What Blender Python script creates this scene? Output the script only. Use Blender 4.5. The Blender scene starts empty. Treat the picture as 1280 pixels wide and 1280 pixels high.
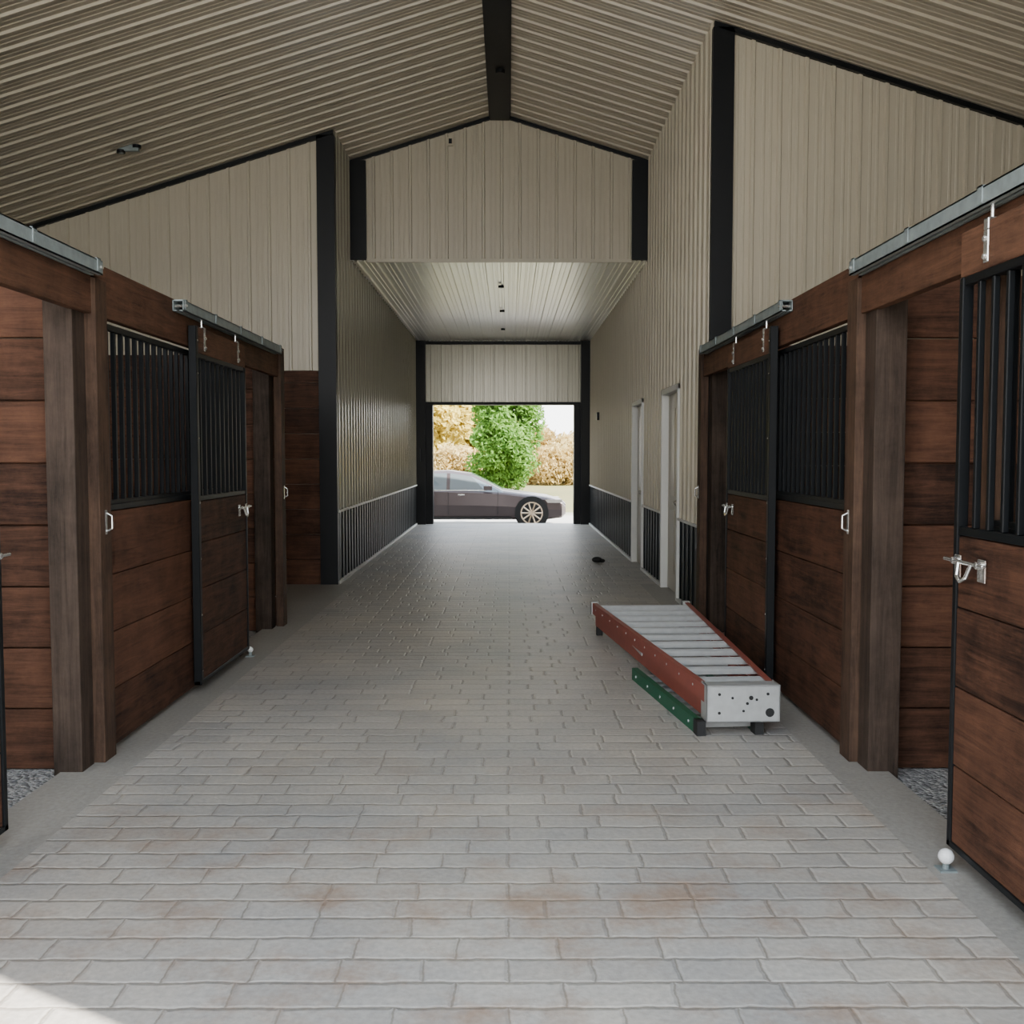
import bpy, math, random
from mathutils import Vector, Matrix
random.seed(7)
scene = bpy.context.scene

# ------------------------------------------------------------------ materials
def newmat(name):
    m = bpy.data.materials.new(name); m.use_nodes = True
    nt = m.node_tree; b = nt.nodes['Principled BSDF']
    return m, nt, b

def simple(name, col, rough=0.5, metal=0.0, noise=0.0, nscale=8.0, bump=0.0, spec=0.5, bd=0.02):
    m, nt, b = newmat(name)
    b.inputs['Roughness'].default_value = rough
    b.inputs['Metallic'].default_value = metal
    b.inputs['Specular IOR Level'].default_value = spec
    tc = nt.nodes.new('ShaderNodeTexCoord')
    n = nt.nodes.new('ShaderNodeTexNoise'); n.inputs['Scale'].default_value = nscale
    n.inputs['Detail'].default_value = 5
    nt.links.new(tc.outputs['Object'], n.inputs['Vector'])
    mx = nt.nodes.new('ShaderNodeMix'); mx.data_type = 'RGBA'
    k = noise
    mx.inputs[6].default_value = (col[0]*(1-k), col[1]*(1-k), col[2]*(1-k), 1)
    mx.inputs[7].default_value = (min(1, col[0]*(1+k)), min(1, col[1]*(1+k)), min(1, col[2]*(1+k)), 1)
    nt.links.new(n.outputs['Fac'], mx.inputs[0])
    nt.links.new(mx.outputs[2], b.inputs['Base Color'])
    if bump > 0:
        bp = nt.nodes.new('ShaderNodeBump'); bp.inputs['Strength'].default_value = bump
        bp.inputs['Distance'].default_value = bd
        nt.links.new(n.outputs['Fac'], bp.inputs['Height'])
        nt.links.new(bp.outputs['Normal'], b.inputs['Normal'])
    return m

def wood(name, scale, dark, light, rough=0.7):
    m, nt, b = newmat(name)
    L = nt.links.new
    tc = nt.nodes.new('ShaderNodeTexCoord')
    at = nt.nodes.new('ShaderNodeAttribute'); at.attribute_name = 'rnd'
    vm = nt.nodes.new('ShaderNodeVectorMath'); vm.operation = 'MULTIPLY'
    vm.inputs[1].default_value = scale
    L(tc.outputs['Object'], vm.inputs[0])
    off = nt.nodes.new('ShaderNodeVectorMath'); off.operation = 'ADD'
    mul = nt.nodes.new('ShaderNodeMath'); mul.operation = 'MULTIPLY'; mul.inputs[1].default_value = 37
    L(at.outputs['Fac'], mul.inputs[0])
    L(vm.outputs[0], off.inputs[0]); L(mul.outputs[0], off.inputs[1])
    n = nt.nodes.new('ShaderNodeTexNoise'); n.inputs['Scale'].default_value = 1.0
    n.inputs['Detail'].default_value = 10; n.inputs['Distortion'].default_value = 0.7
    n.inputs['Roughness'].default_value = 0.8
    L(off.outputs[0], n.inputs['Vector'])
    n2 = nt.nodes.new('ShaderNodeTexNoise'); n2.inputs['Scale'].default_value = 3.6; n2.inputs['Detail'].default_value = 7
    n2.inputs['Roughness'].default_value = 0.72
    L(tc.outputs['Object'], n2.inputs['Vector'])
    a1 = nt.nodes.new('ShaderNodeMath'); a1.operation = 'MULTIPLY_ADD'
    a1.inputs[1].default_value = 1.5; L(n.outputs['Fac'], a1.inputs[0])
    a2 = nt.nodes.new('ShaderNodeMath'); a2.operation = 'MULTIPLY_ADD'
    a2.inputs[1].default_value = 0.32; a2.inputs[2].default_value = -0.91
    L(at.outputs['Fac'], a2.inputs[0])
    L(a2.outputs[0], a1.inputs[2])
    a3 = nt.nodes.new('ShaderNodeMath'); a3.operation = 'MULTIPLY_ADD'; a3.inputs[1].default_value = 1.0
    L(n2.outputs['Fac'], a3.inputs[0]); L(a1.outputs[0], a3.inputs[2])
    cr = nt.nodes.new('ShaderNodeValToRGB')
    cr.color_ramp.elements[0].position = 0.18; cr.color_ramp.elements[0].color = (*dark, 1)
    cr.color_ramp.elements[1].position = 0.88; cr.color_ramp.elements[1].color = (*light, 1)
    L(a3.outputs[0], cr.inputs[0])
    L(cr.outputs[0], b.inputs['Base Color'])
    b.inputs['Roughness'].default_value = rough
    b.inputs['Specular IOR Level'].default_value = 0.2
    bp = nt.nodes.new('ShaderNodeBump'); bp.inputs['Strength'].default_value = 0.5; bp.inputs['Distance'].default_value = 0.01
    L(n.outputs['Fac'], bp.inputs['Height']); L(bp.outputs['Normal'], b.inputs['Normal'])
    return m

M_woodh = wood('stained_boards', (1.6, 1.6, 26), (0.018, 0.0085, 0.0055), (0.150, 0.067, 0.038))
M_woodhead = wood('stained_header', (1.6, 1.6, 26), (0.028, 0.014, 0.009), (0.17, 0.082, 0.047))
M_woodv = wood('stained_posts', (26, 26, 1.6), (0.020, 0.012, 0.008), (0.12, 0.069, 0.044))
M_woodc = wood('weathered_column', (30, 30, 1.4), (0.016, 0.011, 0.008), (0.088, 0.060, 0.044))
M_cream = simple('cream_steel', (0.475, 0.427, 0.325), 0.36, 0.0, 0.05, 3)
M_creamL = simple('cream_steel_gloss', (0.40, 0.375, 0.30), 0.25, 0.3, 0.05, 3)
M_ceil = simple('ceiling_steel', (0.50, 0.445, 0.34), 0.32, 0.0, 0.05, 2)
M_lowceil = simple('liner_steel', (0.88, 0.86, 0.80), 0.33, 0.9, 0.04, 1.2, bump=0.3, bd=0.02)
M_black = simple('black_steel', (0.004, 0.005, 0.006), 0.45, 0.0, 0.2, 6, spec=0.25)
M_wains = simple('black_wainscot', (0.004, 0.006, 0.007), 0.42, 0.0, 0.0, 1, spec=0.25)
M_white = simple('white_trim', (0.70, 0.70, 0.66), 0.5, 0, 0.05)
M_galv = simple('galvanized_steel', (0.23, 0.27, 0.27), 0.5, 0.3, 0.4, 18)
M_chrome = simple('zinc_latch', (0.75, 0.75, 0.72), 0.25, 0.9, 0.1, 10)
M_wroll = simple('white_nylon', (0.8, 0.8, 0.78), 0.4)
M_alu = simple('ladder_aluminium', (0.50, 0.51, 0.50), 0.42, 0.4, 0.2, 20)
M_red = simple('red_fiberglass', (0.28, 0.075, 0.055), 0.5, 0, 0.25, 12)
M_green = simple('green_fiberglass', (0.012, 0.10, 0.05), 0.5, 0, 0.2, 12)
M_rubber_shade = simple('rubber_and_shade', (0.012, 0.012, 0.012), 0.7)  # also the dark discs that stand in for shaded holes and arches
M_outer = simple('outer_siding', (0.40, 0.37, 0.31), 0.6, 0, 0.1, 3)

def floor_material():
    m, nt, b = newmat('stamped_brick_concrete')
    L = nt.links.new
    tc = nt.nodes.new('ShaderNodeTexCoord')
    nz = nt.nodes.new('ShaderNodeTexNoise'); nz.inputs['Scale'].default_value = 9; nz.inputs['Detail'].default_value = 5
    nz.inputs['Roughness'].default_value = 0.6
    L(tc.outputs['Object'], nz.inputs['Vector'])
    sb = nt.nodes.new('ShaderNodeVectorMath'); sb.operation = 'SUBTRACT'; sb.inputs[1].default_value = (0.5, 0.5, 0.5)
    L(nz.outputs['Color'], sb.inputs[0])
    sc = nt.nodes.new('ShaderNodeVectorMath'); sc.operation = 'SCALE'; sc.inputs['Scale'].default_value = 0.03
    L(sb.outputs[0], sc.inputs[0])
    ad = nt.nodes.new('ShaderNodeVectorMath'); ad.operation = 'ADD'
    L(tc.outputs['Object'], ad.inputs[0]); L(sc.outputs[0], ad.inputs[1])
    def brick(ms, sm):
        br = nt.nodes.new('ShaderNodeTexBrick')
        br.inputs['Scale'].default_value = 1.0
        br.inputs['Brick Width'].default_value = 0.31
        br.inputs['Row Height'].default_value = 0.135
        br.inputs['Mortar Size'].default_value = ms
        br.inputs['Mortar Smooth'].default_value = sm
        br.offset = 0.5; br.squash = 0.8; br.squash_frequency = 3
        br.inputs['Color1'].default_value = (0.450, 0.420, 0.375, 1)
        br.inputs['Color2'].default_value = (0.375, 0.350, 0.315, 1)
        br.inputs['Mortar'].default_value = (0.265, 0.240, 0.205, 1)
        L(ad.outputs[0], br.inputs['Vector'])
        return br
    br = brick(0.0045, 0.6)
    brw = brick(0.014, 1.0)
    n2 = nt.nodes.new('ShaderNodeTexNoise'); n2.inputs['Scale'].default_value = 1.1; n2.inputs['Detail'].default_value = 8
    n2.inputs['Roughness'].default_value = 0.6
    L(tc.outputs['Object'], n2.inputs['Vector'])
    r2 = nt.nodes.new('ShaderNodeValToRGB')
    r2.color_ramp.elements[0].position = 0.3; r2.color_ramp.elements[0].color = (0.80, 0.84, 0.90, 1)
    r2.color_ramp.elements[1].position = 0.7; r2.color_ramp.elements[1].color = (1.14, 1.11, 1.06, 1)
    L(n2.outputs['Fac'], r2.inputs[0])
    mu = nt.nodes.new('ShaderNodeMix'); mu.data_type = 'RGBA'; mu.blend_type = 'MULTIPLY'; mu.inputs[0].default_value = 1
    L(br.outputs['Color'], mu.inputs[6]); L(r2.outputs[0], mu.inputs[7])
    n3 = nt.nodes.new('ShaderNodeTexNoise'); n3.inputs['Scale'].default_value = 1.9; n3.inputs['Detail'].default_value = 9
    n3.inputs['Roughness'].default_value = 0.68
    mp = nt.nodes.new('ShaderNodeMapping'); mp.inputs['Location'].default_value = (3.3, 1.7, 0)
    L(tc.outputs['Object'], mp.inputs[0]); L(mp.outputs[0], n3.inputs['Vector'])
    r3 = nt.nodes.new('ShaderNodeValToRGB')
    r3.color_ramp.elements[0].position = 0.49; r3.color_ramp.elements[0].color = (0, 0, 0, 1)
    r3.color_ramp.elements[1].position = 0.65; r3.color_ramp.elements[1].color = (0.75, 0.75, 0.75, 1)
    L(n3.outputs['Fac'], r3.inputs[0])
    sep = nt.nodes.new('ShaderNodeSeparateXYZ'); L(tc.outputs['Object'], sep.inputs[0])
    mr = nt.nodes.new('ShaderNodeMapRange'); mr.inputs[1].default_value = 3.4; mr.inputs[2].default_value = 5.2
    mr.inputs[3].default_value = 1; mr.inputs[4].default_value = 0.05
    L(sep.outputs['Y'], mr.inputs[0])
    mm = nt.nodes.new('ShaderNodeMath'); mm.operation = 'MULTIPLY'; L(r3.outputs[0], mm.inputs[0]); L(mr.outputs[0], mm.inputs[1])
    st = nt.nodes.new('ShaderNodeMix'); st.data_type = 'RGBA'
    L(mm.outputs[0], st.inputs[0]); L(mu.outputs[2], st.inputs[6]); st.inputs[7].default_value = (0.30, 0.20, 0.135, 1)
    g1 = nt.nodes.new('ShaderNodeMath'); g1.operation = 'LESS_THAN'; g1.inputs[1].default_value = -1.80; L(sep.outputs['X'], g1.inputs[0])
    g2 = nt.nodes.new('ShaderNodeMath'); g2.operation = 'GREATER_THAN'; g2.inputs[1].default_value = 1.52; L(sep.outputs['X'], g2.inputs[0])
    gm = nt.nodes.new('ShaderNodeMath'); gm.operation = 'MAXIMUM'; L(g1.outputs[0], gm.inputs[0]); L(g2.outputs[0], gm.inputs[1])
    gy = nt.nodes.new('ShaderNodeMath'); gy.operation = 'LESS_THAN'; gy.inputs[1].default_value = 11.8; L(sep.outputs['Y'], gy.inputs[0])
    gg = nt.nodes.new('ShaderNodeMath'); gg.operation = 'MULTIPLY'; L(gm.outputs[0], gg.inputs[0]); L(gy.outputs[0], gg.inputs[1])
    nf = nt.nodes.new('ShaderNodeTexNoise'); nf.inputs['Scale'].default_value = 45; nf.inputs['Detail'].default_value = 6
    L(tc.outputs['Object'], nf.inputs['Vector'])
    bc = nt.nodes.new('ShaderNodeMix'); bc.data_type = 'RGBA'; L(n2.outputs['Fac'], bc.inputs[0])
    bc.inputs[6].default_value = (0.25, 0.24, 0.215, 1); bc.inputs[7].default_value = (0.36, 0.34, 0.305, 1)
    fin = nt.nodes.new('ShaderNodeMix'); fin.data_type = 'RGBA'
    L(gg.outputs[0], fin.inputs[0]); L(st.outputs[2], fin.inputs[6]); L(bc.outputs[2], fin.inputs[7])
    sp = nt.nodes.new('ShaderNodeMix'); sp.data_type='RGBA'; sp.blend_type='MULTIPLY'; sp.inputs[0].default_value=1
    rf = nt.nodes.new('ShaderNodeValToRGB')
    rf.color_ramp.elements[0].position=0.3; rf.color_ramp.elements[0].color=(0.84,0.84,0.84,1)
    rf.color_ramp.elements[1].position=0.7; rf.color_ramp.elements[1].color=(1.10,1.10,1.10,1)
    L(nf.outputs['Fac'], rf.inputs[0]); L(fin.outputs[2], sp.inputs[6]); L(rf.outputs[0], sp.inputs[7])
    L(sp.outputs[2], b.inputs['Base Color'])
    b.inputs['Roughness'].default_value = 0.46
    inv = nt.nodes.new('ShaderNodeMath'); inv.operation = 'SUBTRACT'; inv.inputs[0].default_value = 1.0
    L(brw.outputs['Fac'], inv.inputs[1])
    ng = nt.nodes.new('ShaderNodeMath'); ng.operation = 'SUBTRACT'; ng.inputs[0].default_value = 1.0; L(gg.outputs[0], ng.inputs[1])
    h1 = nt.nodes.new('ShaderNodeMath'); h1.operation = 'MULTIPLY'; L(inv.outputs[0], h1.inputs[0]); L(ng.outputs[0], h1.inputs[1])
    h2 = nt.nodes.new('ShaderNodeMath'); h2.operation = 'MULTIPLY_ADD'; h2.inputs[1].default_value = 0.3
    L(nf.outputs['Fac'], h2.inputs[0]); L(h1.outputs[0], h2.inputs[2])
    h3 = nt.nodes.new('ShaderNodeMath'); h3.operation = 'MULTIPLY_ADD'; h3.inputs[1].default_value = 0.8
    L(nz.outputs['Fac'], h3.inputs[0]); L(h2.outputs[0], h3.inputs[2])
    bp = nt.nodes.new('ShaderNodeBump'); bp.inputs['Strength'].default_value = 0.45; bp.inputs['Distance'].default_value = 0.009
    L(h3.outputs[0], bp.inputs['Height']); L(bp.outputs['Normal'], b.inputs['Normal'])
    return m
M_floor = floor_material()

def gravel_material(name, c1, c2, scale=55):
    m, nt, b = newmat(name); L = nt.links.new
    tc = nt.nodes.new('ShaderNodeTexCoord')
    v = nt.nodes.new('ShaderNodeTexVoronoi'); v.inputs['Scale'].default_value = scale
    L(tc.outputs['Object'], v.inputs['Vector'])
    mx = nt.nodes.new('ShaderNodeMix'); mx.data_type = 'RGBA'
    sp = nt.nodes.new('ShaderNodeSeparateXYZ'); L(v.outputs['Color'], sp.inputs[0])
    L(sp.outputs['X'], mx.inputs[0]); mx.inputs[6].default_value = (*c1, 1); mx.inputs[7].default_value = (*c2, 1)
    L(mx.outputs[2], b.inputs['Base Color']); b.inputs['Roughness'].default_value = 0.8
    bp = nt.nodes.new('ShaderNodeBump'); bp.inputs['Strength'].default_value = 1; bp.inputs['Distance'].default_value = 0.02
    bp.invert = True
    L(v.outputs['Distance'], bp.inputs['Height']); L(bp.outputs['Normal'], b.inputs['Normal'])
    return m
M_gravel = gravel_material('stall_gravel', (0.16, 0.165, 0.17), (0.5, 0.5, 0.49))

def ground_material():
    m, nt, b = newmat('yard_ground'); L = nt.links.new
    tc = nt.nodes.new('ShaderNodeTexCoord'); sep = nt.nodes.new('ShaderNodeSeparateXYZ'); L(tc.outputs['Object'], sep.inputs[0])
    n = nt.nodes.new('ShaderNodeTexNoise'); n.inputs['Scale'].default_value = 1.5; n.inputs['Detail'].default_value = 9
    L(tc.outputs['Object'], n.inputs['Vector'])
    a = nt.nodes.new('ShaderNodeMath'); a.operation = 'MULTIPLY_ADD'; a.inputs[1].default_value = 3
    L(n.outputs['Fac'], a.inputs[0]); L(sep.outputs['Y'], a.inputs[2])
    g = nt.nodes.new('ShaderNodeMapRange'); g.inputs[1].default_value = 30; g.inputs[2].default_value = 32
    L(a.outputs[0], g.inputs[0])
    gr = nt.nodes.new('ShaderNodeMix'); gr.data_type = 'RGBA'; L(n.outputs['Fac'], gr.inputs[0])
    gr.inputs[6].default_value = (0.07, 0.10, 0.02, 1); gr.inputs[7].default_value = (0.20, 0.14, 0.05, 1)
    gv = nt.nodes.new('ShaderNodeMix'); gv.data_type = 'RGBA'; L(n.outputs['Fac'], gv.inputs[0])
    gv.inputs[6].default_value = (0.30, 0.28, 0.25, 1); gv.inputs[7].default_value = (0.42, 0.40, 0.36, 1)
    mx = nt.nodes.new('ShaderNodeMix'); mx.data_type = 'RGBA'; L(g.outputs[0], mx.inputs[0])
    L(gv.outputs[2], mx.inputs[6]); L(gr.outputs[2], mx.inputs[7])
    L(mx.outputs[2], b.inputs['Base Color']); b.inputs['Roughness'].default_value = 0.9
    return m

def leaf_material(name, c1, c2):
    m, nt, b = newmat(name); L = nt.links.new
    at = nt.nodes.new('ShaderNodeAttribute'); at.attribute_name = 'rnd'
    mx = nt.nodes.new('ShaderNodeMix'); mx.data_type = 'RGBA'; L(at.outputs['Fac'], mx.inputs[0])
    mx.inputs[6].default_value = (*c1, 1); mx.inputs[7].default_value = (*c2, 1)
    L(mx.outputs[2], b.inputs['Base Color']); b.inputs['Roughness'].default_value = 0.6
    b.inputs['Specular IOR Level'].default_value = 0.2
    tl = nt.nodes.new('ShaderNodeBsdfTranslucent'); L(mx.outputs[2], tl.inputs['Color'])
    ms = nt.nodes.new('ShaderNodeMixShader'); ms.inputs[0].default_value = 0.45
    out = nt.nodes['Material Output']
    L(b.outputs[0], ms.inputs[1]); L(tl.outputs[0], ms.inputs[2]); L(ms.outputs[0], out.inputs['Surface'])
    return m

# ------------------------------------------------------------------ mesh builder
class MB:
    def __init__(s):
        s.v=[]; s.f=[]; s.mi=[]; s.r=[]; s.mats=[]
    def m(s, mat):
        if mat not in s.mats: s.mats.append(mat)
        return s.mats.index(mat)
    def add(s, vs, fs, mat, r=None):
        o=len(s.v); s.v += [tuple(v) for v in vs]; k=s.m(mat)
        if r is None: r=random.random()
        for f in fs:
            s.f.append(tuple(i+o for i in f)); s.mi.append(k); s.r.append(r)
    def hexa(s, p, mat, r=None):
        s.add(p, [(0,3,2,1),(4,5,6,7),(0,1,5,4),(1,2,6,5),(2,3,7,6),(3,0,4,7)], mat, r)
    def box(s, x0,x1,y0,y1,z0,z1, mat, r=None):
        if x0>x1: x0,x1=x1,x0
        if y0>y1: y0,y1=y1,y0
        if z0>z1: z0,z1=z1,z0
        s.hexa([(x0,y0,z0),(x1,y0,z0),(x1,y1,z0),(x0,y1,z0),(x0,y0,z1),(x1,y0,z1),(x1,y1,z1),(x0,y1,z1)], mat, r)
    def cyl(s, p0, p1, r0, mat, n=12, r1=None, caps=True):
        p0=Vector(p0); p1=Vector(p1); d=(p1-p0).normalized()
        a=d.orthogonal().normalized(); b=d.cross(a)
        if r1 is None: r1=r0
        vs=[]
        for i in range(n):
            t=2*math.pi*i/n; c=a*math.cos(t)+b*math.sin(t)
            vs.append(p0+c*r0)
        for i in range(n):
            t=2*math.pi*i/n; c=a*math.cos(t)+b*math.sin(t)
            vs.append(p1+c*r1)
        fs=[(i,(i+1)%n,n+(i+1)%n,n+i) for i in range(n)]
        if caps: fs += [tuple(range(n-1,-1,-1)), tuple(range(n,2*n))]
        s.add(vs,fs,mat)
    def tube(s, pts, r, mat, n=8):
        for a,b in zip(pts[:-1],pts[1:]): s.cyl(a,b,r,mat,n)
        for p in pts[1:-1]: s.sphere(p,r*1.0,mat,8,5)
    def sphere(s, c, r, mat, n=14, k=9, sc=(1,1,1)):
        vs=[];fs=[]
        for j in range(k+1):
            ph=math.pi*j/k
            for i in range(n):
                t=2*math.pi*i/n
                vs.append((c[0]+sc[0]*r*math.sin(ph)*math.cos(t),c[1]+sc[1]*r*math.sin(ph)*math.sin(t),c[2]+sc[2]*r*math.cos(ph)))
        for j in range(k):
            for i in range(n):
                fs.append((j*n+i,(j+1)*n+i,(j+1)*n+(i+1)%n,j*n+(i+1)%n))
        s.add(vs,fs,mat)
    def ribbed(s, O, U, V, N, u0, u1, v0, v1, mat, period=0.2286, h=0.02, minor=0.004, phase=0.0):
        O=Vector(O);U=Vector(U);V=Vector(V);N=Vector(N)
        prof=[(0,0),(0.010,h),(0.034,h),(0.044,0),(0.100,0),(0.106,minor),(0.124,minor),(0.130,0),(0.160,0),(0.166,minor),(0.184,minor),(0.190,0)]
        pts=[]
        k=math.floor((u0-phase)/period)-1
        base=phase
        while base+k*period<u1+period:
            for (a,hh) in prof: pts.append((base+k*period+a,hh))
            k+=1
        def hat(u):
            for (a,b) in zip(pts[:-1],pts[1:]):
                if a[0]<=u<=b[0]:
                    t=(u-a[0])/max(1e-9,b[0]-a[0]); return a[1]+t*(b[1]-a[1])
            return 0
        inner=[p for p in pts if u0+1e-5<p[0]<u1-1e-5]
        P=[(u0,hat(u0))]+inner+[(u1,hat(u1))]
        f0=v0 if callable(v0) else (lambda u:v0)
        f1=v1 if callable(v1) else (lambda u:v1)
        vs=[];fs=[]
        for (u,hh) in P:
            vs.append(O+U*u+V*f0(u)+N*hh); vs.append(O+U*u+V*f1(u)+N*hh)
        for i in range(len(P)-1): fs.append((2*i,2*i+2,2*i+3,2*i+1))
        s.add(vs,fs,mat)
    def obj(s, name, bevel=0.0, smooth=False, parent=None, loc=None, rotz=0):
        me=bpy.data.meshes.new(name); me.from_pydata(s.v,[],s.f)
        for mt in s.mats: me.materials.append(mt)
        me.polygons.foreach_set('material_index', s.mi)
        at=me.attributes.new('rnd','FLOAT','FACE'); at.data.foreach_set('value', s.r)
        if smooth: me.polygons.foreach_set('use_smooth',[True]*len(s.f))
        me.update()
        o=bpy.data.objects.new(name,me); scene.collection.objects.link(o)
        if bevel>0:
            bv=o.modifiers.new('bevel','BEVEL'); bv.width=bevel; bv.segments=1; bv.limit_method='ANGLE'; bv.angle_limit=math.radians(50)
        if loc: o.location=loc
        o.rotation_euler[2]=rotz
        if parent: o.parent=parent
        return o

# ------------------------------------------------------------------ dimensions
XL, XR = -1.98, 1.74       # corridor wall faces
RX, RZ, SL = -0.11, 5.75, 0.31
def roof(x): return RZ-SL*abs(x-RX)
Y0, YCL, YCR, YG, YE = 1.0, 11.8, 8.9, 13.0, 22.05
ZC = 3.93
XOL, XOR = -6.9, 6.7

# ------------------------------------------------------------------ floor
b=MB()
b.box(-2.12,1.80,-4,YE+0.25,-0.25,0,M_floor)
b.box(XOL,-2.12,9.02,YCL+0.1,-0.25,0,M_floor)
b.obj('floor')
b=MB(); b.box(XOL+0.01,-2.12,Y0+0.01,9.02,-0.25,-0.045,M_gravel); b.obj('gravel_bed')
b=MB(); b.box(1.80,XOR-0.01,Y0+0.13,YCR-0.03,-0.25,-0.045,M_gravel); b.obj('gravel_bed')
b=MB(); b.box(-150,150,-60,220,-0.5,-0.22,ground_material()); b.obj('ground')

# ------------------------------------------------------------------ ceiling (ribs run down the slope)
b=MB()
ca=math.sqrt(1+SL*SL)
for sx,xo in ((-1,XOL),(1,XOR)):
    V=Vector((sx,0,-SL))/ca
    N=Vector((-sx*SL,0,-1)).normalized()
    b.ribbed((RX,0,RZ),(0,1,0),V,N,Y0,YG+0.05,0.0,abs(xo-RX)*ca,M_ceil,h=0.019,minor=0.005)
b.obj('ceiling')
b=MB()
for sx,xo in ((-1,XOL-0.4),(1,XOR+0.4)):
    z1=roof(xo)
    p=[(RX,Y0,RZ+0.03),(xo,Y0,z1+0.03),(xo,YE+0.3,z1+0.03),(RX,YE+0.3,RZ+0.03),
       (RX,Y0,RZ+0.15),(xo,Y0,z1+0.15),(xo,YE+0.3,z1+0.15),(RX,YE+0.3,RZ+0.15)]
    b.hexa(p,M_outer)
b.obj('roof')  # unseen outer slab, added to block light above the ceilings
b=MB()
b.box(RX-0.12,RX+0.12,Y0,YG-0.03,RZ-0.11,RZ-0.03,M_black)
b.box(RX-0.135,RX-0.12,Y0,YG-0.03,RZ-0.075,RZ-0.055,M_black)
b.box(RX+0.12,RX+0.135,Y0,YG-0.03,RZ-0.075,RZ-0.055,M_black)
b.cyl((RX+0.02,11.3,RZ-0.15),(RX+0.02,11.3,RZ-0.11),0.05,M_black)
b.obj('ridge_beam')
# low ceiling of the corridor
b=MB()
b.ribbed((0,0,ZC),(1,0,0),(0,1,0),(0,0,-1),XL,XR,YG,YE,M_lowceil,phase=RX,h=0.02,minor=0.008)
b.box(XL,XR,YG+0.03,YE,ZC+0.005,ZC+0.08,M_outer)
b.obj('ceiling_corridor')

# ------------------------------------------------------------------ walls
WZ=0.83
def side_wall(b, X, nx, segs, mc):
    for (y0,y1,z0,z1) in segs:
        if z0<WZ:
            b.ribbed((X,0,0),(0,1,0),(0,0,1),(nx,0,0),y0,y1,0.04,WZ,M_wains,h=0.012,minor=0.0)
            b.ribbed((X,0,0),(0,1,0),(0,0,1),(nx,0,0),y0,y1,WZ+0.02,z1,mc)
            b.box(X-nx*0.02,X+nx*0.026,y0,y1,WZ,WZ+0.026,M_white)
            b.box(X-nx*0.02,X+nx*0.026,y0,y1,0.0,0.035,M_white)
        else:
            b.ribbed((X,0,0),(0,1,0),(0,0,1),(nx,0,0),y0,y1,z0,z1,mc)
b=MB()
side_wall(b,XL,1,[(YCL,YG,0,roof(XL)),(YG,YE,0,ZC)],M_creamL)
b.box(XL-0.14,XL-0.02,YCL+0.05,YE,0,roof(XL)-0.02,M_outer)
b.obj('wall_left')
D1=(10.40,11.55); D2=(13.2,14.3); DH=2.22
b=MB()
side_wall(b,XR,-1,[(YCR,D1[0],0,roof(XR)),(D1[1],YG,0,roof(XR)),(YG,D2[0],0,ZC),(D2[1],YE,0,ZC),
                   (D1[0],D1[1],DH,roof(XR)),(D2[0],D2[1],DH,ZC)],M_cream)
b.box(XR+0.12,XR+0.2,YCR+0.05,YE,0,roof(XR)-0.02,M_outer)
b.obj('wall_right')
for i,(a,c) in enumerate((D1,D2)):
    b=MB()
    X=XR
    b.box(X-0.03,X+0.10,a,a+0.06,0,DH,M_white); b.box(X-0.03,X+0.10,c-0.06,c,0,DH,M_white)
    b.box(X-0.03,X+0.10,a,c,DH-0.06,DH,M_white)
    b.box(X+0.05,X+0.09,a+0.06,c-0.06,0.01,DH-0.06,M_cream)
    for (z0,z1) in ((0.2,0.9),(1.05,2.0)):
        for (p,q) in ((a+0.16,(a+c)/2-0.05),((a+c)/2+0.05,c-0.16)):
            b.box(X+0.042,X+0.05,p,q,z0,z1,M_cream)
    b.cyl((X+0.05,a+0.14,1.0),(X-0.01,a+0.14,1.0),0.012,M_chrome); b.sphere((X-0.015,a+0.14,1.0),0.028,M_chrome)
    b.obj('door_%d'%(i+1),bevel=0.004)

def planks(b, x0,x1,y0,y1,z0,z1, bh=0.29, gap=0.006, mat=None):
    mat=mat or M_woodh
    z=z0
    while z<z1-0.02:
        zt=min(z+bh,z1)
        b.box(x0,x1,y0+random.uniform(0,0.003),y1,z,zt-gap,mat)
        z=zt
b=MB()
b.ribbed((0,YCL,0),(1,0,0),(0,0,1),(0,-1,0),XOL,XL-0.02,2.46,lambda u:roof(u)-0.02,M_cream)
b.box(XOL,XL-0.02,YCL+0.03,YCL+0.1,0,3.5,M_outer)
planks(b,XOL,XL-0.17,YCL-0.02,YCL+0.03,0.0,2.46)
b.obj('wall_cross_left')
b=MB()
b.ribbed((0,YCR,0),(1,0,0),(0,0,1),(0,-1,0),XR+0.02,XOR,2.44,lambda u:roof(u)-0.02,M_cream)
b.box(XR+0.02,XOR,YCR+0.03,YCR+0.1,0,3.5,M_outer)
planks(b,XR+0.1,XOR,YCR-0.02,YCR+0.03,-0.045,2.44)
b.obj('wall_cross_right')
b=MB()
b.ribbed((0,YG,0),(1,0,0),(0,0,1),(0,-1,0),XL,XR,ZC,lambda u:roof(u)-0.02,M_cream,phase=RX,h=0.024)
b.obj('wall_gable')
OX0,OX1,OZ=-1.65,1.42,2.58
b=MB()
b.ribbed((0,YE,0),(1,0,0),(0,0,1),(0,-1,0),XL,XR,OZ,ZC,M_creamL,phase=RX,h=0.034,minor=0.006)
for (p,q) in ((XOL,OX0),(OX1,XOR)):
    b.box(p,q,YE+0.02,YE+0.2,0,3.6,M_outer)
b.box(OX0,OX1,YE+0.03,YE+0.2,OZ,5.6,M_outer)
for (p,q) in ((XL-2.5,OX0),(OX1,XR+2.5)):
    b.box(p,q,YE+0.05,YE+0.2,3.5,4.6,M_outer)
b.obj('wall_end')
b=MB(); b.box(XOL-0.1,XOL,Y0,YE+0.2,-0.22,roof(XOL)+0.02,M_outer); b.obj('wall_outer_left')
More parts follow.
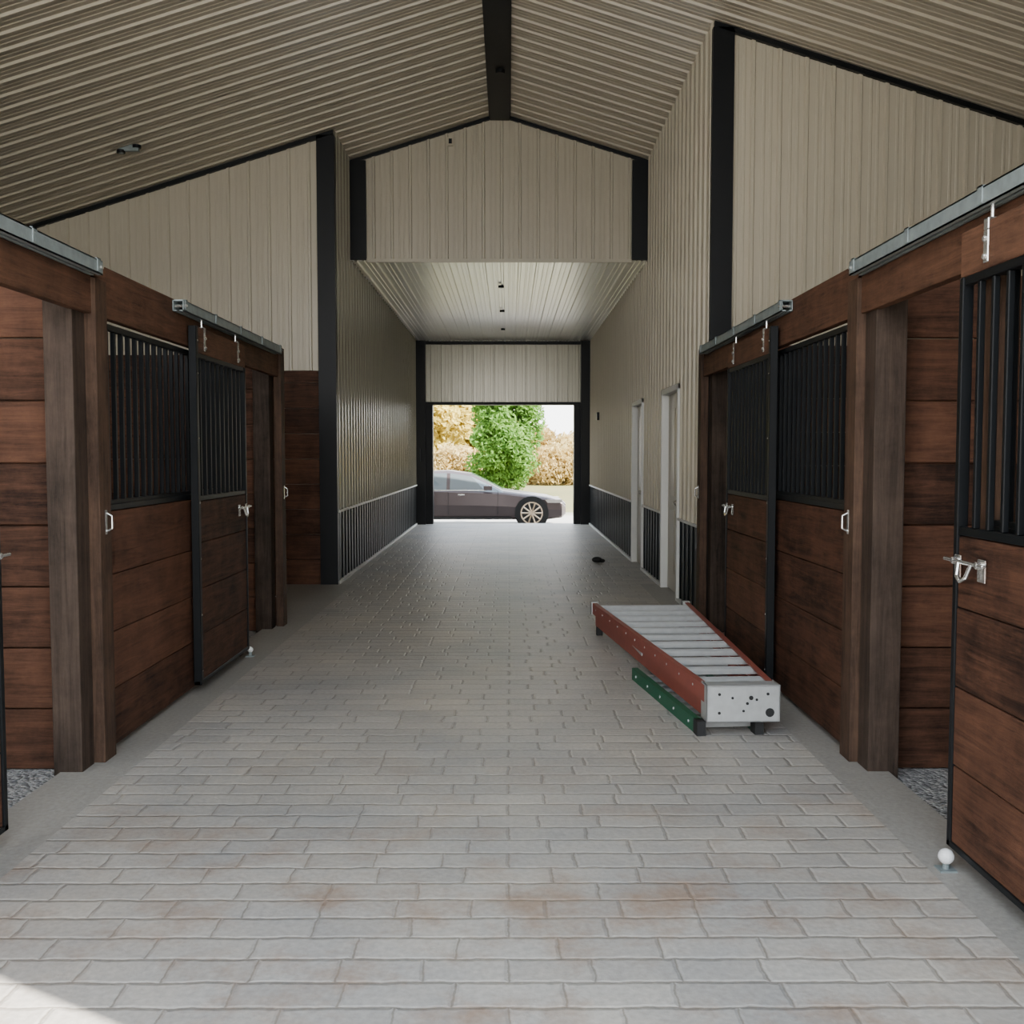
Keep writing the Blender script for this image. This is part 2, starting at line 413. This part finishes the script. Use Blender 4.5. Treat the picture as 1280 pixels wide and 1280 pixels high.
b=MB(); b.box(XOR,XOR+0.1,Y0,YE+0.2,-0.22,roof(XOR)+0.02,M_outer); b.obj('wall_outer_right')
b=MB()
b.box(XOL,-2.3,Y0-0.1,Y0,-0.22,2.5,M_outer)
b.box(-2.45,-2.26,Y0-0.1,Y0,-0.0,roof(-2.45),M_black)
b.obj('wall_front_unseen')  # unseen wall, left low so sky light enters above it
b=MB()
x0,x1=1.95,XOR; ya_,yb_=Y0+0.03,Y0+0.12
b.hexa([(x0,ya_,-0.22),(x1,ya_,-0.22),(x1,yb_,-0.22),(x0,yb_,-0.22),(x0,ya_,roof(x0)),(x1,ya_,roof(x1)),(x1,yb_,roof(x1)),(x0,yb_,roof(x0))],M_outer)
b.box(1.79,1.95,ya_,yb_,-0.0,roof(1.95)-0.0,M_black)
b.obj('wall_front_unseen')  # unseen wall, raised to the roof to block sun beside the opening

# ------------------------------------------------------------------ black trims
def sloped(b,x0,x1,y0,y1,t,mat,off=0.0):
    z0=roof(x0)-off; z1=roof(x1)-off
    b.hexa([(x0,y0,z0-t),(x1,y0,z1-t),(x1,y1,z1-t),(x0,y1,z0-t),(x0,y0,z0),(x1,y0,z1),(x1,y1,z1),(x0,y1,z0)],mat)
tr=[]
b=MB(); b.box(XL-0.19,XL+0.012,YCL-0.045,YCL+0.07,0,roof(XL-0.19)-0.02,M_black); tr.append(b)
b=MB(); b.box(XR-0.012,XR+0.17,YCR-0.045,YCR+0.06,0,roof(XR+0.17)-0.02,M_black); tr.append(b)
b=MB()
b.box(XL,XL+0.2,YG-0.045,YG-0.0,ZC,roof(XL+0.0)-0.02,M_black); b.box(XR-0.2,XR,YG-0.045,YG,ZC,roof(XR)-0.02,M_black)
sloped(b,XL,RX,YG-0.04,YG,0.04,M_black,0.02); sloped(b,RX,XR,YG-0.04,YG,0.04,M_black,0.02)
tr.append(b)
b=MB(); sloped(b,XOL,XL,YCL-0.045,YCL,0.045,M_black,0.02); tr.append(b)
b=MB(); sloped(b,XR,XOR,YCR-0.045,YCR,0.045,M_black,0.02); tr.append(b)
b=MB()
b.box(XL,XL+0.2,YE-0.16,YE,0,ZC-0.02,M_black); b.box(XR-0.2,XR,YE-0.16,YE,0,ZC-0.02,M_black)
b.box(XL,XR,YE-0.05,YE-0.02,ZC-0.09,ZC-0.02,M_black)
b.box(XL+0.2,OX0+0.02,YE-0.03,YE+0.22,0,OZ+0.0,M_black); b.box(OX1-0.02,XR-0.2,YE-0.03,YE+0.22,0,OZ,M_black)
b.box(XL+0.2,XR-0.2,YE-0.045,YE+0.22,OZ-0.02,OZ+0.04,M_black)
tr.append(b)
b=MB()
b.box(XL+0.2,XR-0.2,YG-0.03,YG-0.0,ZC-0.028,ZC+0.012,M_cream)
tr.append(b)
for i,b in enumerate(tr): b.obj('trim_%d'%(i+1))

# ------------------------------------------------------------------ stall fronts
class Side:
    def __init__(s,P,sg): s.P=P; s.sg=sg
    def box(s,b,a0,a1,d0,d1,z0,z1,mat,r=None): b.box(s.P+s.sg*d0,s.P+s.sg*d1,a0,a1,z0,z1,mat,r)
    def pt(s,a,d,z): return (s.P+s.sg*d,a,z)
GZ0,GZ1=1.24,2.15
HZ0,HZ1=2.17,2.42
def boards(S,b,a0,a1,d0,d1,z0,z1,bh=0.29):
    z=z0
    while z<z1-0.02:
        zt=min(z+bh,z1)
        if z1-zt<0.06: zt=z1
        S.box(b,a0,a1,d0,d1+random.uniform(-.002,.002),z,zt-0.005,M_woodh); z=zt
def grille(S,b,a0,a1,d0,d1,z0,z1,fr=0.03,sp=0.1):
    S.box(b,a0,a1,d0,d1,z0,z0+fr,M_black); S.box(b,a0,a1,d0,d1,z1-fr,z1,M_black)
    n=max(1,round((a1-a0)/sp)); dm=(d0+d1)/2
    for i in range(1,n):
        a=a0+(a1-a0)*i/n
        S.box(b,a-0.011,a+0.011,dm-0.011,dm+0.011,z0+fr,z1-fr,M_black)

def dhandle(S,b,a,d,z):
    S.box(b,a-0.012,a+0.012,d,d+0.004,z-0.06,z+0.06,M_chrome)
    b.tube([S.pt(a,d+0.003,z-0.045),S.pt(a,d+0.03,z-0.03),S.pt(a,d+0.03,z+0.03),S.pt(a,d+0.003,z+0.045)],0.005,M_chrome)

def stall_front(S):
    b=MB()
    for k in (0,1):
        ya = 1.00 if k==0 else 4.92
        yb = 4.92 if k==0 else 8.88
        S.box(b,ya,ya+0.14,-0.045,0.02,0.0,HZ1-0.08,M_woodv,0.5)
        if k==1: S.box(b,ya-0.15,ya-0.01,-0.165,-0.03 if S.sg>0 else -0.02,-0.045,2.30,M_woodc,0.6)
        p0=ya+0.14; p1=yb-1.33
        boards(S,b,p0,p1,-0.05,-0.01,0.03,GZ0-0.02)
        S.box(b,p0,p1,-0.055,-0.005,GZ0-0.02,GZ0+0.01,M_black)
        grille(S,b,p0,p1,-0.045,-0.015,GZ0,GZ1)
        S.box(b,p0-0.0,p0+0.025,-0.05,-0.01,GZ0,GZ1,M_black)
        S.box(b,p1,p1+0.09,-0.10,-0.01,-0.02,HZ0,M_woodv)
        S.box(b,ya,yb+0.05,-0.045,0.0,HZ0,HZ1,M_woodhead,0.5)
        S.box(b,ya,yb+0.05,-0.10,-0.045,HZ0+0.02,HZ1+0.0,M_woodh)
    S.box(b,8.88,9.02,-0.045,0.02,0.0,HZ1,M_woodv,0.4)
    S.box(b,8.74,8.87,-0.19,-0.05,-0.03,2.30,M_woodc)
    dhandle(S,b,4.99,0.02,1.17); dhandle(S,b,8.95,0.02,1.17)
    return b.obj('stall_front',bevel=0.004)

def track(S,y0,y1):
    b=MB()
    z0,z1=2.345,2.41; d0,d1=0.003,0.068
    S.box(b,y0,y1,d0,d1,z1-0.006,z1,M_galv); S.box(b,y0,y1,d1-0.005,d1,z0,z1,M_galv)
    S.box(b,y0,y1,d0,d0+0.005,z0,z1,M_galv)
    S.box(b,y0,y1,d1-0.025,d1,z0,z0+0.006,M_galv); S.box(b,y0,y1,d0,d0+0.022,z0,z0+0.006,M_galv)
    n=int((y1-y0)/0.8)+1
    for i in range(n+1):
        a=y0+0.05+(y1-y0-0.1)*i/n
        S.box(b,a-0.018,a+0.018,d0,d1+0.004,z1,z1+0.006,M_galv)
        S.box(b,a-0.018,a+0.018,d1,d1+0.004,z0+0.01,z1+0.006,M_galv)
    for a in (y0+0.03,y1-0.03):
        b.cyl(S.pt(a,d0,(z0+z1)/2),S.pt(a,d1+0.012,(z0+z1)/2),0.009,M_chrome,8)
    return b.obj('door_track')

def stall_door(S,y0,y1):
    b=MB(); d0,d1=0.022,0.062
    zb=0.06
    boards(S,b,y0+0.03,y1-0.03,d0+0.003,d1-0.006,zb+0.02,GZ0-0.03)
    grille(S,b,y0+0.03,y1-0.03,d0+0.005,d1-0.005,GZ0-0.03,GZ1-0.02)
    S.box(b,y0,y0+0.045,d0-0.002,d1+0.006,zb,2.29,M_black)
    S.box(b,y1-0.03,y1,d0,d1,zb,GZ1-0.02,M_black)
    S.box(b,y0,y1,d0,d1,zb,zb+0.025,M_black)
    S.box(b,y0+0.045,y1,d0+0.003,d1-0.003,GZ1-0.02,2.29,M_woodhead,0.7)
    for z in (0.15,0.5,0.85,1.2,1.6,2.0,2.2):
        b.cyl(S.pt(y0+0.022,d1+0.005,z),S.pt(y0+0.022,d1+0.011,z),0.007,M_chrome,8)
    for a in (y0+0.2,y1-0.2):
        S.box(b,a-0.018,a+0.018,d1-0.003,d1+0.003,2.15,2.26,M_chrome)
        S.box(b,a-0.018,a+0.018,d1-0.03,d1+0.003,2.292,2.30,M_chrome)
        S.box(b,a-0.018,a+0.018,d1-0.003,d1+0.003,2.26,2.30,M_chrome)
        b.cyl(S.pt(a,0.043,2.29),S.pt(a,0.043,2.355),0.007,M_chrome,8)
        b.cyl(S.pt(a,d1+0.002,2.17),S.pt(a,d1+0.012,2.17),0.012,M_chrome,6)
        b.cyl(S.pt(a,d1+0.002,2.23),S.pt(a,d1+0.012,2.23),0.012,M_chrome,6)
        for s in (-1,1): b.cyl(S.pt(a+0.03*s,0.03,2.375),S.pt(a+0.03*s,0.05,2.375),0.02,M_chrome,12)
    z=1.10
    S.box(b,y1-0.26,y1-0.20,d1-0.002,d1+0.004,z-0.04,z+0.04,M_chrome)
    S.box(b,y1-0.07,y1-0.02,d1-0.002,d1+0.004,z-0.04,z+0.04,M_chrome)
    b.cyl(S.pt(y1-0.28,d1+0.018,z+0.02),S.pt(y1+0.03,d1+0.018,z+0.02),0.007,M_chrome)
    for a in (y1-0.23,y1-0.045):
        b.cyl(S.pt(a,d1,z+0.02),S.pt(a,d1+0.026,z+0.02),0.013,M_chrome,10)
    pts=[S.pt(y1-0.19,d1+0.02,z+0.02),S.pt(y1-0.17,d1+0.03,z-0.03),S.pt(y1-0.135,d1+0.034,z-0.045),
         S.pt(y1-0.10,d1+0.03,z-0.03),S.pt(y1-0.09,d1+0.02,z+0.02)]
    b.tube(pts,0.007,M_chrome)
    return b.obj('sliding_stall_door',bevel=0.003)

def roller(S,a,d=0.10,r=0.028):
    b=MB()
    S.box(b,a-0.03,a+0.03,d-0.03,d+0.03,0.0,0.006,M_galv)
    b.cyl(S.pt(a,d,0.0),S.pt(a,d,0.03),0.012,M_galv)
    b.sphere(S.pt(a,d,0.05),r,M_wroll,16,10)
    return b.obj('stay_roller',smooth=False)

SLF=Side(-1.985,1); SRT=Side(1.68,-1)
for S,doors in ((SLF,((2.66,3.87),(6.33,7.53))),(SRT,((2.52,3.71),(6.35,7.62)))):
    stall_front(S)
    track(S,2.2,4.90); track(S,6.1,8.72)
    for (p,q) in doors: stall_door(S,p,q)
roller(SRT,3.62,0.10,0.028); roller(SLF,7.56,0.06,0.022)
for (nm,x0,x1,y) in (('stall_partition',XOL,-2.04,4.95),('stall_partition',1.74,XOR,4.95),('stall_partition',XOL,-2.04,8.88)):
    b=MB()
    planks(b,x0,x1,y,y+0.05,-0.04,2.36,bh=0.30)
    b.obj(nm,bevel=0.004)

# ------------------------------------------------------------------ fixtures
def canlight(x,y,z,nm='recessed_light',tilt=0,n=1,r=0.05):
    b=MB()
    for i in range(n):
        xo=x+i*0.16
        zo=z+ (SL*0.16*i if n>1 else 0)
        b.cyl((xo,y,zo-0.03),(xo,y,zo+0.0),r,M_black,20)
        b.cyl((xo,y,zo-0.034),(xo,y,zo-0.029),r*0.6,M_galv,16)
    if n>1: b.box(x-0.02,x+0.18,y-0.02,y+0.02,z-0.01,z+0.05,M_galv)
    b.obj(nm)
canlight(-3.9,10.5,roof(-3.9)-0.02,'spot_fixture',n=2,r=0.042)
for y in (14.8,17.3,19.8): canlight(RX+0.0,y,ZC-0.02,r=0.04)
b=MB(); b.box(-0.76,-0.69,YG-0.06,YG,5.33,5.43,M_cream); b.box(-0.745,-0.705,YG-0.065,YG-0.06,5.35,5.41,M_black); b.obj('junction_box')
b=MB(); b.box(XL+0.03,XL+0.10,YE-0.30,YE-0.17,1.35,1.62,M_black); b.obj('switch_box')
b=MB(); b.box(XR-0.07,XR-0.02,19.5,19.62,2.15,2.3,M_black); b.obj('wall_box')  # small black box on the right wall

# ------------------------------------------------------------------ ladders
def stepladder(L,w0,w1,matr,zb,loc,rot,nsteps,cap=True):
    b=MB()
    def rail(s,z0,z1,y0,y1,ins,mat):
        def xw(y): t=y/L; return (w0*(1-t)+w1*t)/2-ins
        for (ya,yb) in ((y0,y1),):
            xa,xb=s*xw(ya),s*xw(yb)
            t=s*0.008; fl=-s*0.028
            b.hexa([(xa,ya,z0),(xa+t,ya,z0),(xb+t,yb,z0),(xb,yb,z0),(xa,ya,z1),(xa+t,ya,z1),(xb+t,yb,z1),(xb,yb,z1)],mat,0.5)
            for (zz0,zz1) in ((z0,z0+0.007),(z1-0.007,z1)):
                b.hexa([(xa,ya,zz0),(xa+fl,ya,zz0),(xb+fl,yb,zz0),(xb,yb,zz0),(xa,ya,zz1),(xa+fl,ya,zz1),(xb+fl,yb,zz1),(xb,yb,zz1)],mat,0.5)
        return xw
    zf0,zf1=zb+0.095,zb+0.185
    for s in (-1,1):
        xw=rail(s,zf0,zf1,0.02,L,0.0,matr)
        rail(s,zb+0.0,zb+0.082,0.05,L-0.05,0.022,matr)
    for i in range(1,nsteps+1):
        y=L*i/(nsteps+0.6); x=xw(y)
        zt=zf1-0.012
        b.box(-x,x,y-0.045,y+0.045,zt-0.005,zt,M_alu)
        for q in (-0.036,-0.018,0.0,0.018,0.036):
            b.box(-x+0.01,x-0.01,y+q-0.003,y+q+0.003,zt,zt+0.005,M_alu)
        b.box(-x,x,y-0.048,y-0.043,zt-0.024,zt+0.001,M_alu)
        b.box(-x,x,y+0.043,y+0.048,zt-0.024,zt+0.001,M_alu)
        for s in (-1,1):
            b.hexa([(s*(x-0.01),y-0.01,zf0+0.01),(s*(x-0.01),y+0.01,zf0+0.01),(s*(x-0.09),y+0.01,zt-0.012),(s*(x-0.09),y-0.01,zt-0.012),
                    (s*(x-0.01),y-0.01,zf0+0.014),(s*(x-0.01),y+0.01,zf0+0.014),(s*(x-0.09),y+0.01,zt-0.008),(s*(x-0.09),y-0.01,zt-0.008)],M_alu)
            b.cyl((s*(x+0.006),y,zf0+0.05),(s*(x+0.010),y,zf0+0.05),0.007,M_alu,8)
        y2=y+0.145
        if y2<L-0.1 and i%2==0:
            x2=xw(y2)-0.035
            b.box(-x2,x2,y2-0.018,y2+0.018,zb+0.06,zb+0.070,M_alu); b.box(-x2,x2,y2-0.018,y2-0.014,zb+0.04,zb+0.07,M_alu)
            if i%4==0:
                for s in (-1,1):
                    b.hexa([(s*x2,y2,zb+0.07),(s*x2,y2+0.02,zb+0.07),(s*(x2-0.15),y2+0.3,zb+0.07),(s*(x2-0.15),y2+0.28,zb+0.07),
                            (s*x2,y2,zb+0.074),(s*x2,y2+0.02,zb+0.074),(s*(x2-0.15),y2+0.3,zb+0.074),(s*(x2-0.15),y2+0.28,zb+0.074)],M_alu)
    for s in (-1,1):
        y=L*0.45; x=xw(y)+0.008
        b.box(s*x,s*(x+0.004),y,y+0.5,zb+0.075,zb+0.095,M_alu)
    if cap:
        w=w0/2+0.012
        b.box(-w,w,0,0.012,zb+0.0,zb+0.195,M_alu); b.box(-w,w,0,0.10,zb+0.19,zb+0.197,M_alu)
        b.box(-w,w,0,0.10,zb,zb+0.006,M_alu)
        b.box(-w,-w+0.006,0,0.13,zb,zb+0.197,M_alu); b.box(w-0.006,w,0,0.13,zb,zb+0.197,M_alu)
        b.cyl((w-0.055,-0.002,zb+0.05),(w-0.055,0.002,zb+0.05),0.024,M_rubber_shade,18)  # cap holes are dark discs, their inner shade put into the colour
        for (xx,zz,rr) in ((0.02,0.1,0.008),(-0.06,0.13,0.007),(0.0,0.06,0.007),(0.07,0.12,0.007),(-0.13,0.15,0.008),(-0.13,0.05,0.008),(0.13,0.15,0.008),(0.04,0.13,0.012)):
            b.cyl((xx,-0.003,zb+zz),(xx,0.002,zb+zz),rr,M_rubber_shade,10)
    for s in (-1,1):
        x=w1/2
        b.box(s*(x-0.045),s*(x+0.012),L-0.03,L+0.03,zf0-0.0,zf1+0.006,M_alu)
        b.box(s*(x-0.045),s*(x+0.012),L+0.03,L+0.045,zf0-0.01,zf1+0.006,M_rubber_shade)
        b.box(s*(x-0.075),s*(x-0.025),L-0.08,L-0.03,zb-0.08,zb+0.08,M_rubber_shade)
    return b.obj('stepladder',loc=loc,rotz=rot)
rot=math.atan2(1.245-1.10,3.15)
stepladder(3.15,0.37,0.80,M_red,0.081,(1.245,5.36,0.0),rot,11)
def green_ladder():
    b=MB(); L=1.35
    for s in (-1,1):
        xa,xb=s*0.17,s*0.235
        for z0,z1,t in ((0.0,0.078,0.008),):
            b.hexa([(xa,0,z0),(xa+s*t,0,z0),(xb+s*t,L,z0),(xb,L,z0),(xa,0,z1),(xa+s*t,0,z1),(xb+s*t,L,z1),(xb,L,z1)],M_green,0.5)
        for z0,z1 in ((0,0.006),(0.072,0.078)):
            b.hexa([(xa,0,z0),(xa-s*0.03,0,z0),(xb-s*0.03,L,z0),(xb,L,z0),(xa,0,z1),(xa-s*0.03,0,z1),(xb-s*0.03,L,z1),(xb,L,z1)],M_green,0.5)
        for i in range(5):
            y=0.12+i*0.28; x=s*(0.17+0.065*y/L+0.008)
            b.cyl((x,y,0.04),(x+s*0.005,y,0.04),0.008,M_alu,8)
        b.box(xa-s*0.035,xa+s*0.012,-0.05,0.03,0,0.078,M_rubber_shade)
    for i in range(5):
        y=0.12+i*0.28; x=0.17+0.065*y/L
        b.box(-x,x,y-0.03,y+0.03,0.03,0.045,M_alu); b.box(-x,x,y-0.03,y-0.025,0.01,0.045,M_alu)
    return b.obj('stepladder',loc=(1.18,5.44,0.0),rotz=rot+0.04)
green_ladder()
b=MB(); b.sphere((0,0,0.045),0.06,M_rubber_shade,12,8,(1.2,0.9,0.7)); b.sphere((0.07,0.02,0.03),0.04,M_rubber_shade,10,6,(1.1,0.9,0.7))
b.obj('floor_debris',loc=(1.22,14.1,0))  # small dark lump of debris on the floor

# ------------------------------------------------------------------ car outside
M_paint=simple('car_paint',(0.075,0.055,0.055),0.25,0.4,0.02)
M_glass=simple('car_glass',(0.10,0.12,0.13),0.06,0.0,0.02,spec=0.8)
M_rim=simple('alloy_rim',(0.62,0.48,0.34),0.3,0.7)
M_amber=simple('lamp_lens',(0.6,0.55,0.5),0.15)
def car():
    b=MB()
    st=[(0.0,.30,.50,.56,.55,.55,.50),(0.10,.22,.60,.64,.74,.76,.66),(0.45,.18,.68,.74,.84,.87,.74),(0.95,.18,.75,.81,.86,.90,.76),
        (1.50,.18,.82,.89,.86,.91,.76),(1.90,.18,.84,1.10,.86,.91,.68),(2.25,.18,.86,1.27,.86,.91,.62),(2.75,.18,.87,1.34,.86,.91,.60),
        (2.83,.18,.875,1.345,.86,.91,.60),(3.30,.18,.885,1.325,.86,.91,.60),(3.75,.18,.90,1.24,.86,.90,.60),(4.25,.19,.92,1.05,.85,.88,.64),
        (4.65,.22,.90,.96,.82,.84,.66),(4.82,.30,.80,.88,.74,.76,.60)]
    rings=[]
    for (x,zl,zb,zt,hl,hb,ht) in st:
        half=[(hl*0.9,zl),(hl,zl+0.05),(hb,zl+0.5*(zb-zl)),(hb*0.985,zb-0.04),(hb*0.95,zb),(ht+0.03,zt-0.07 if zt-zb>0.15 else zb+(zt-zb)*0.5),(ht*0.88,zt-0.012),(ht*0.4,zt)]
        ring=[(-x,-y,z) for (y,z) in half]+[(-x,y,z) for (y,z) in reversed(half)]
        rings.append(ring)
    n=len(rings[0]); vs=[p for r in rings for p in r]
    for i in range(len(rings)-1):
        for j in range(n):
            k=(j+1)%n
            f=(i*n+j,i*n+k,(i+1)*n+k,(i+1)*n+j)
            side=j in (4,10)
            tall=st[i][3]-st[i][2]>0.15 or st[i+1][3]-st[i+1][2]>0.15
            glass=False
            if side and tall and i not in (7,11): glass=True
            if j in (6,7,8) and i in (4,5,10): glass=True
            b.add([vs[q] for q in f],[(0,1,2,3)],M_glass if glass else M_paint,0.5)
    b.add(rings[0],[tuple(range(n))],M_paint); b.add(rings[-1],[tuple(range(n-1,-1,-1))],M_paint)
    for wx in (-0.82,-3.72):
        for s in (-1,1):
            b.cyl((wx,s*0.80,0.34),(wx,s*0.915,0.34),0.40,M_rubber_shade,32)  # black disc stands in for the shaded wheel arch opening
            b.cyl((wx,s*0.70,0.34),(wx,s*0.925,0.34),0.345,M_rubber_shade,32)
            b.cyl((wx,s*0.90,0.34),(wx,s*0.93,0.34),0.265,M_rim,32)
            b.cyl((wx,s*0.91,0.34),(wx,s*0.932,0.34),0.235,M_rubber_shade,32)
            for q in range(10):
                t=2*math.pi*q/10
                c,sn=math.cos(t),math.sin(t)
                p0=(wx+0.03*c,s*0.938,0.34+0.03*sn); p1=(wx+0.25*c,s*0.93,0.34+0.25*sn)
                b.cyl(p0,p1,0.02,M_rim,6)
            b.cyl((wx,s*0.92,0.34),(wx,s*0.95,0.34),0.06,M_rim,12)
    for s in (-1,1):
        b.box(-0.50,-0.10,s*0.78,s*0.86,0.58,0.66,M_amber)
        b.box(-1.95,-1.75,s*0.90,s*1.05,0.88,0.98,M_paint)
        b.box(-2.55,-2.40,s*0.90,s*0.925,0.76,0.785,M_chrome); b.box(-3.45,-3.30,s*0.90,s*0.925,0.78,0.805,M_chrome)
        for xd in (-1.62,-2.79,-3.45): b.box(xd-0.004,xd+0.004,s*0.86,s*0.913,0.3,0.86,M_rubber_shade)
        b.box(-3.3,-1.3,s*0.86,s*0.905,0.2,0.25,M_rubber_shade)
        b.box(-1.9,-3.9,s*0.875,s*0.885,0.865,0.885,M_chrome)
    o=b.obj('car',loc=(1.36,25.0,-0.22))
    return o
car()

# ------------------------------------------------------------------ trees
def tree_mesh(name,R,H,zc,nleaf,ls,matl,trunk_h,seed,nc=40,fill=0.8):
    rnd=random.Random(seed)
    b=MB()
    bark=simple(name+'_bark',(0.09,0.06,0.04),0.9,0,0.3,6)
    b.cyl((0,0,0),(0,0,trunk_h),R*0.07,bark,10,R*0.04)
    for i in range(7):
        t=2*math.pi*i/7; b.cyl((0,0,trunk_h*0.6),(R*0.5*math.cos(t),R*0.5*math.sin(t),zc+rnd.uniform(-.2,.5)*H*0.5),R*0.03,bark,6,R*0.01)
    clumps=[]
    for i in range(nc):
        while True:
            x,y,z=[rnd.uniform(-1,1) for _ in range(3)]
            if x*x+y*y+z*z<1: break
        clumps.append((x*R*0.78,y*R*0.78,zc+z*H*0.5*fill,rnd.uniform(0.22,0.38)*R,rnd.random()))
    k=b.m(matl)
    for i in range(nleaf):
        c=rnd.choice(clumps)
        d=Vector((rnd.gauss(0,1),rnd.gauss(0,1),rnd.gauss(0,1))).normalized()*c[3]*rnd.uniform(0.6,1.05)
        p=Vector((c[0],c[1],c[2]))+d
        if p.z<0.1: continue
        u=Vector((rnd.gauss(0,1),rnd.gauss(0,1),rnd.gauss(0,1))).normalized(); w=u.orthogonal().normalized()
        s=ls*rnd.uniform(0.6,1.2); o=len(b.v)
        for q in (p-u*s, p+w*s*0.5, p+u*s, p-w*s*0.5): b.v.append(tuple(q))
        b.f.append((o,o+1,o+2,o+3)); b.mi.append(k); b.r.append(min(1,max(0,0.5*c[4]+0.5*rnd.random())))
    return b
lg=leaf_material('green_leaves',(0.06,0.16,0.02),(0.19,0.35,0.06))
ly=leaf_material('yellow_leaves',(0.44,0.33,0.05),(0.72,0.58,0.15))
lo=leaf_material('orange_leaves',(0.42,0.29,0.10),(0.68,0.54,0.24))
tree_mesh('maple_tree',1.75,6.2,2.9,20000,0.12,lg,2.0,3,nc=110,fill=0.9).obj('maple_tree',loc=(-0.18,45,-0.3))
yt=tree_mesh('autumn_tree',3.2,8.5,4.4,14000,0.26,ly,2.5,5,nc=60).obj('autumn_tree',loc=(-5.2,62,-0.3))
ot=tree_mesh('autumn_shrub',3.0,3.2,1.4,10000,0.20,lo,0.9,9,nc=60).obj('autumn_shrub',loc=(5.2,66,-0.3))
def inst(o,loc,rz,s):
    n=o.copy(); scene.collection.objects.link(n); n.location=loc; n.rotation_euler[2]=rz; n.scale=(s,s,s)
inst(yt,(-2.4,66,-0.3),1.0,0.95); inst(yt,(-9.5,64,-0.3),2.0,1.0); inst(ot,(9.8,64,-0.3),2.2,1.1)
inst(ot,(1.2,72,-0.3),4.0,1.15); inst(ot,(2.6,58,-0.3),3.3,0.7); inst(ot,(-3,58,-0.3),1.3,0.7)

# ------------------------------------------------------------------ light
sun=bpy.data.lights.new('sun','SUN'); sun.energy=32.0; sun.angle=math.radians(0.53); sun.color=(1.0,0.96,0.90)
so=bpy.data.objects.new('sun',sun); scene.collection.objects.link(so)
el=math.radians(47); D=Vector((-0.872*math.cos(el),0.49*math.cos(el),-math.sin(el)))
so.rotation_euler=D.to_track_quat('-Z','Y').to_euler(); so.location=(8,-8,20)
w=bpy.data.worlds.new('sky'); scene.world=w; w.use_nodes=True
nt=w.node_tree; bg=nt.nodes['Background']
tc=nt.nodes.new('ShaderNodeTexCoord'); sp=nt.nodes.new('ShaderNodeSeparateXYZ'); nt.links.new(tc.outputs['Generated'],sp.inputs[0])
cr=nt.nodes.new('ShaderNodeValToRGB'); cr.color_ramp.elements[0].position=0.0; cr.color_ramp.elements[0].color=(1.0,0.99,0.97,1)
cr.color_ramp.elements[1].position=0.8; cr.color_ramp.elements[1].color=(0.68,0.82,1.0,1)
nt.links.new(sp.outputs['Z'],cr.inputs[0]); nt.links.new(cr.outputs[0],bg.inputs['Color'])
bg.inputs['Strength'].default_value=6.5

# ------------------------------------------------------------------ camera
cam=bpy.data.cameras.new('camera'); cam.lens=36; cam.sensor_width=36; cam.clip_end=500
co=bpy.data.objects.new('camera',cam); scene.collection.objects.link(co)
co.location=(0,0,1.5); co.rotation_euler=(math.radians(90-3.22),0,math.radians(-0.18))
scene.camera=co
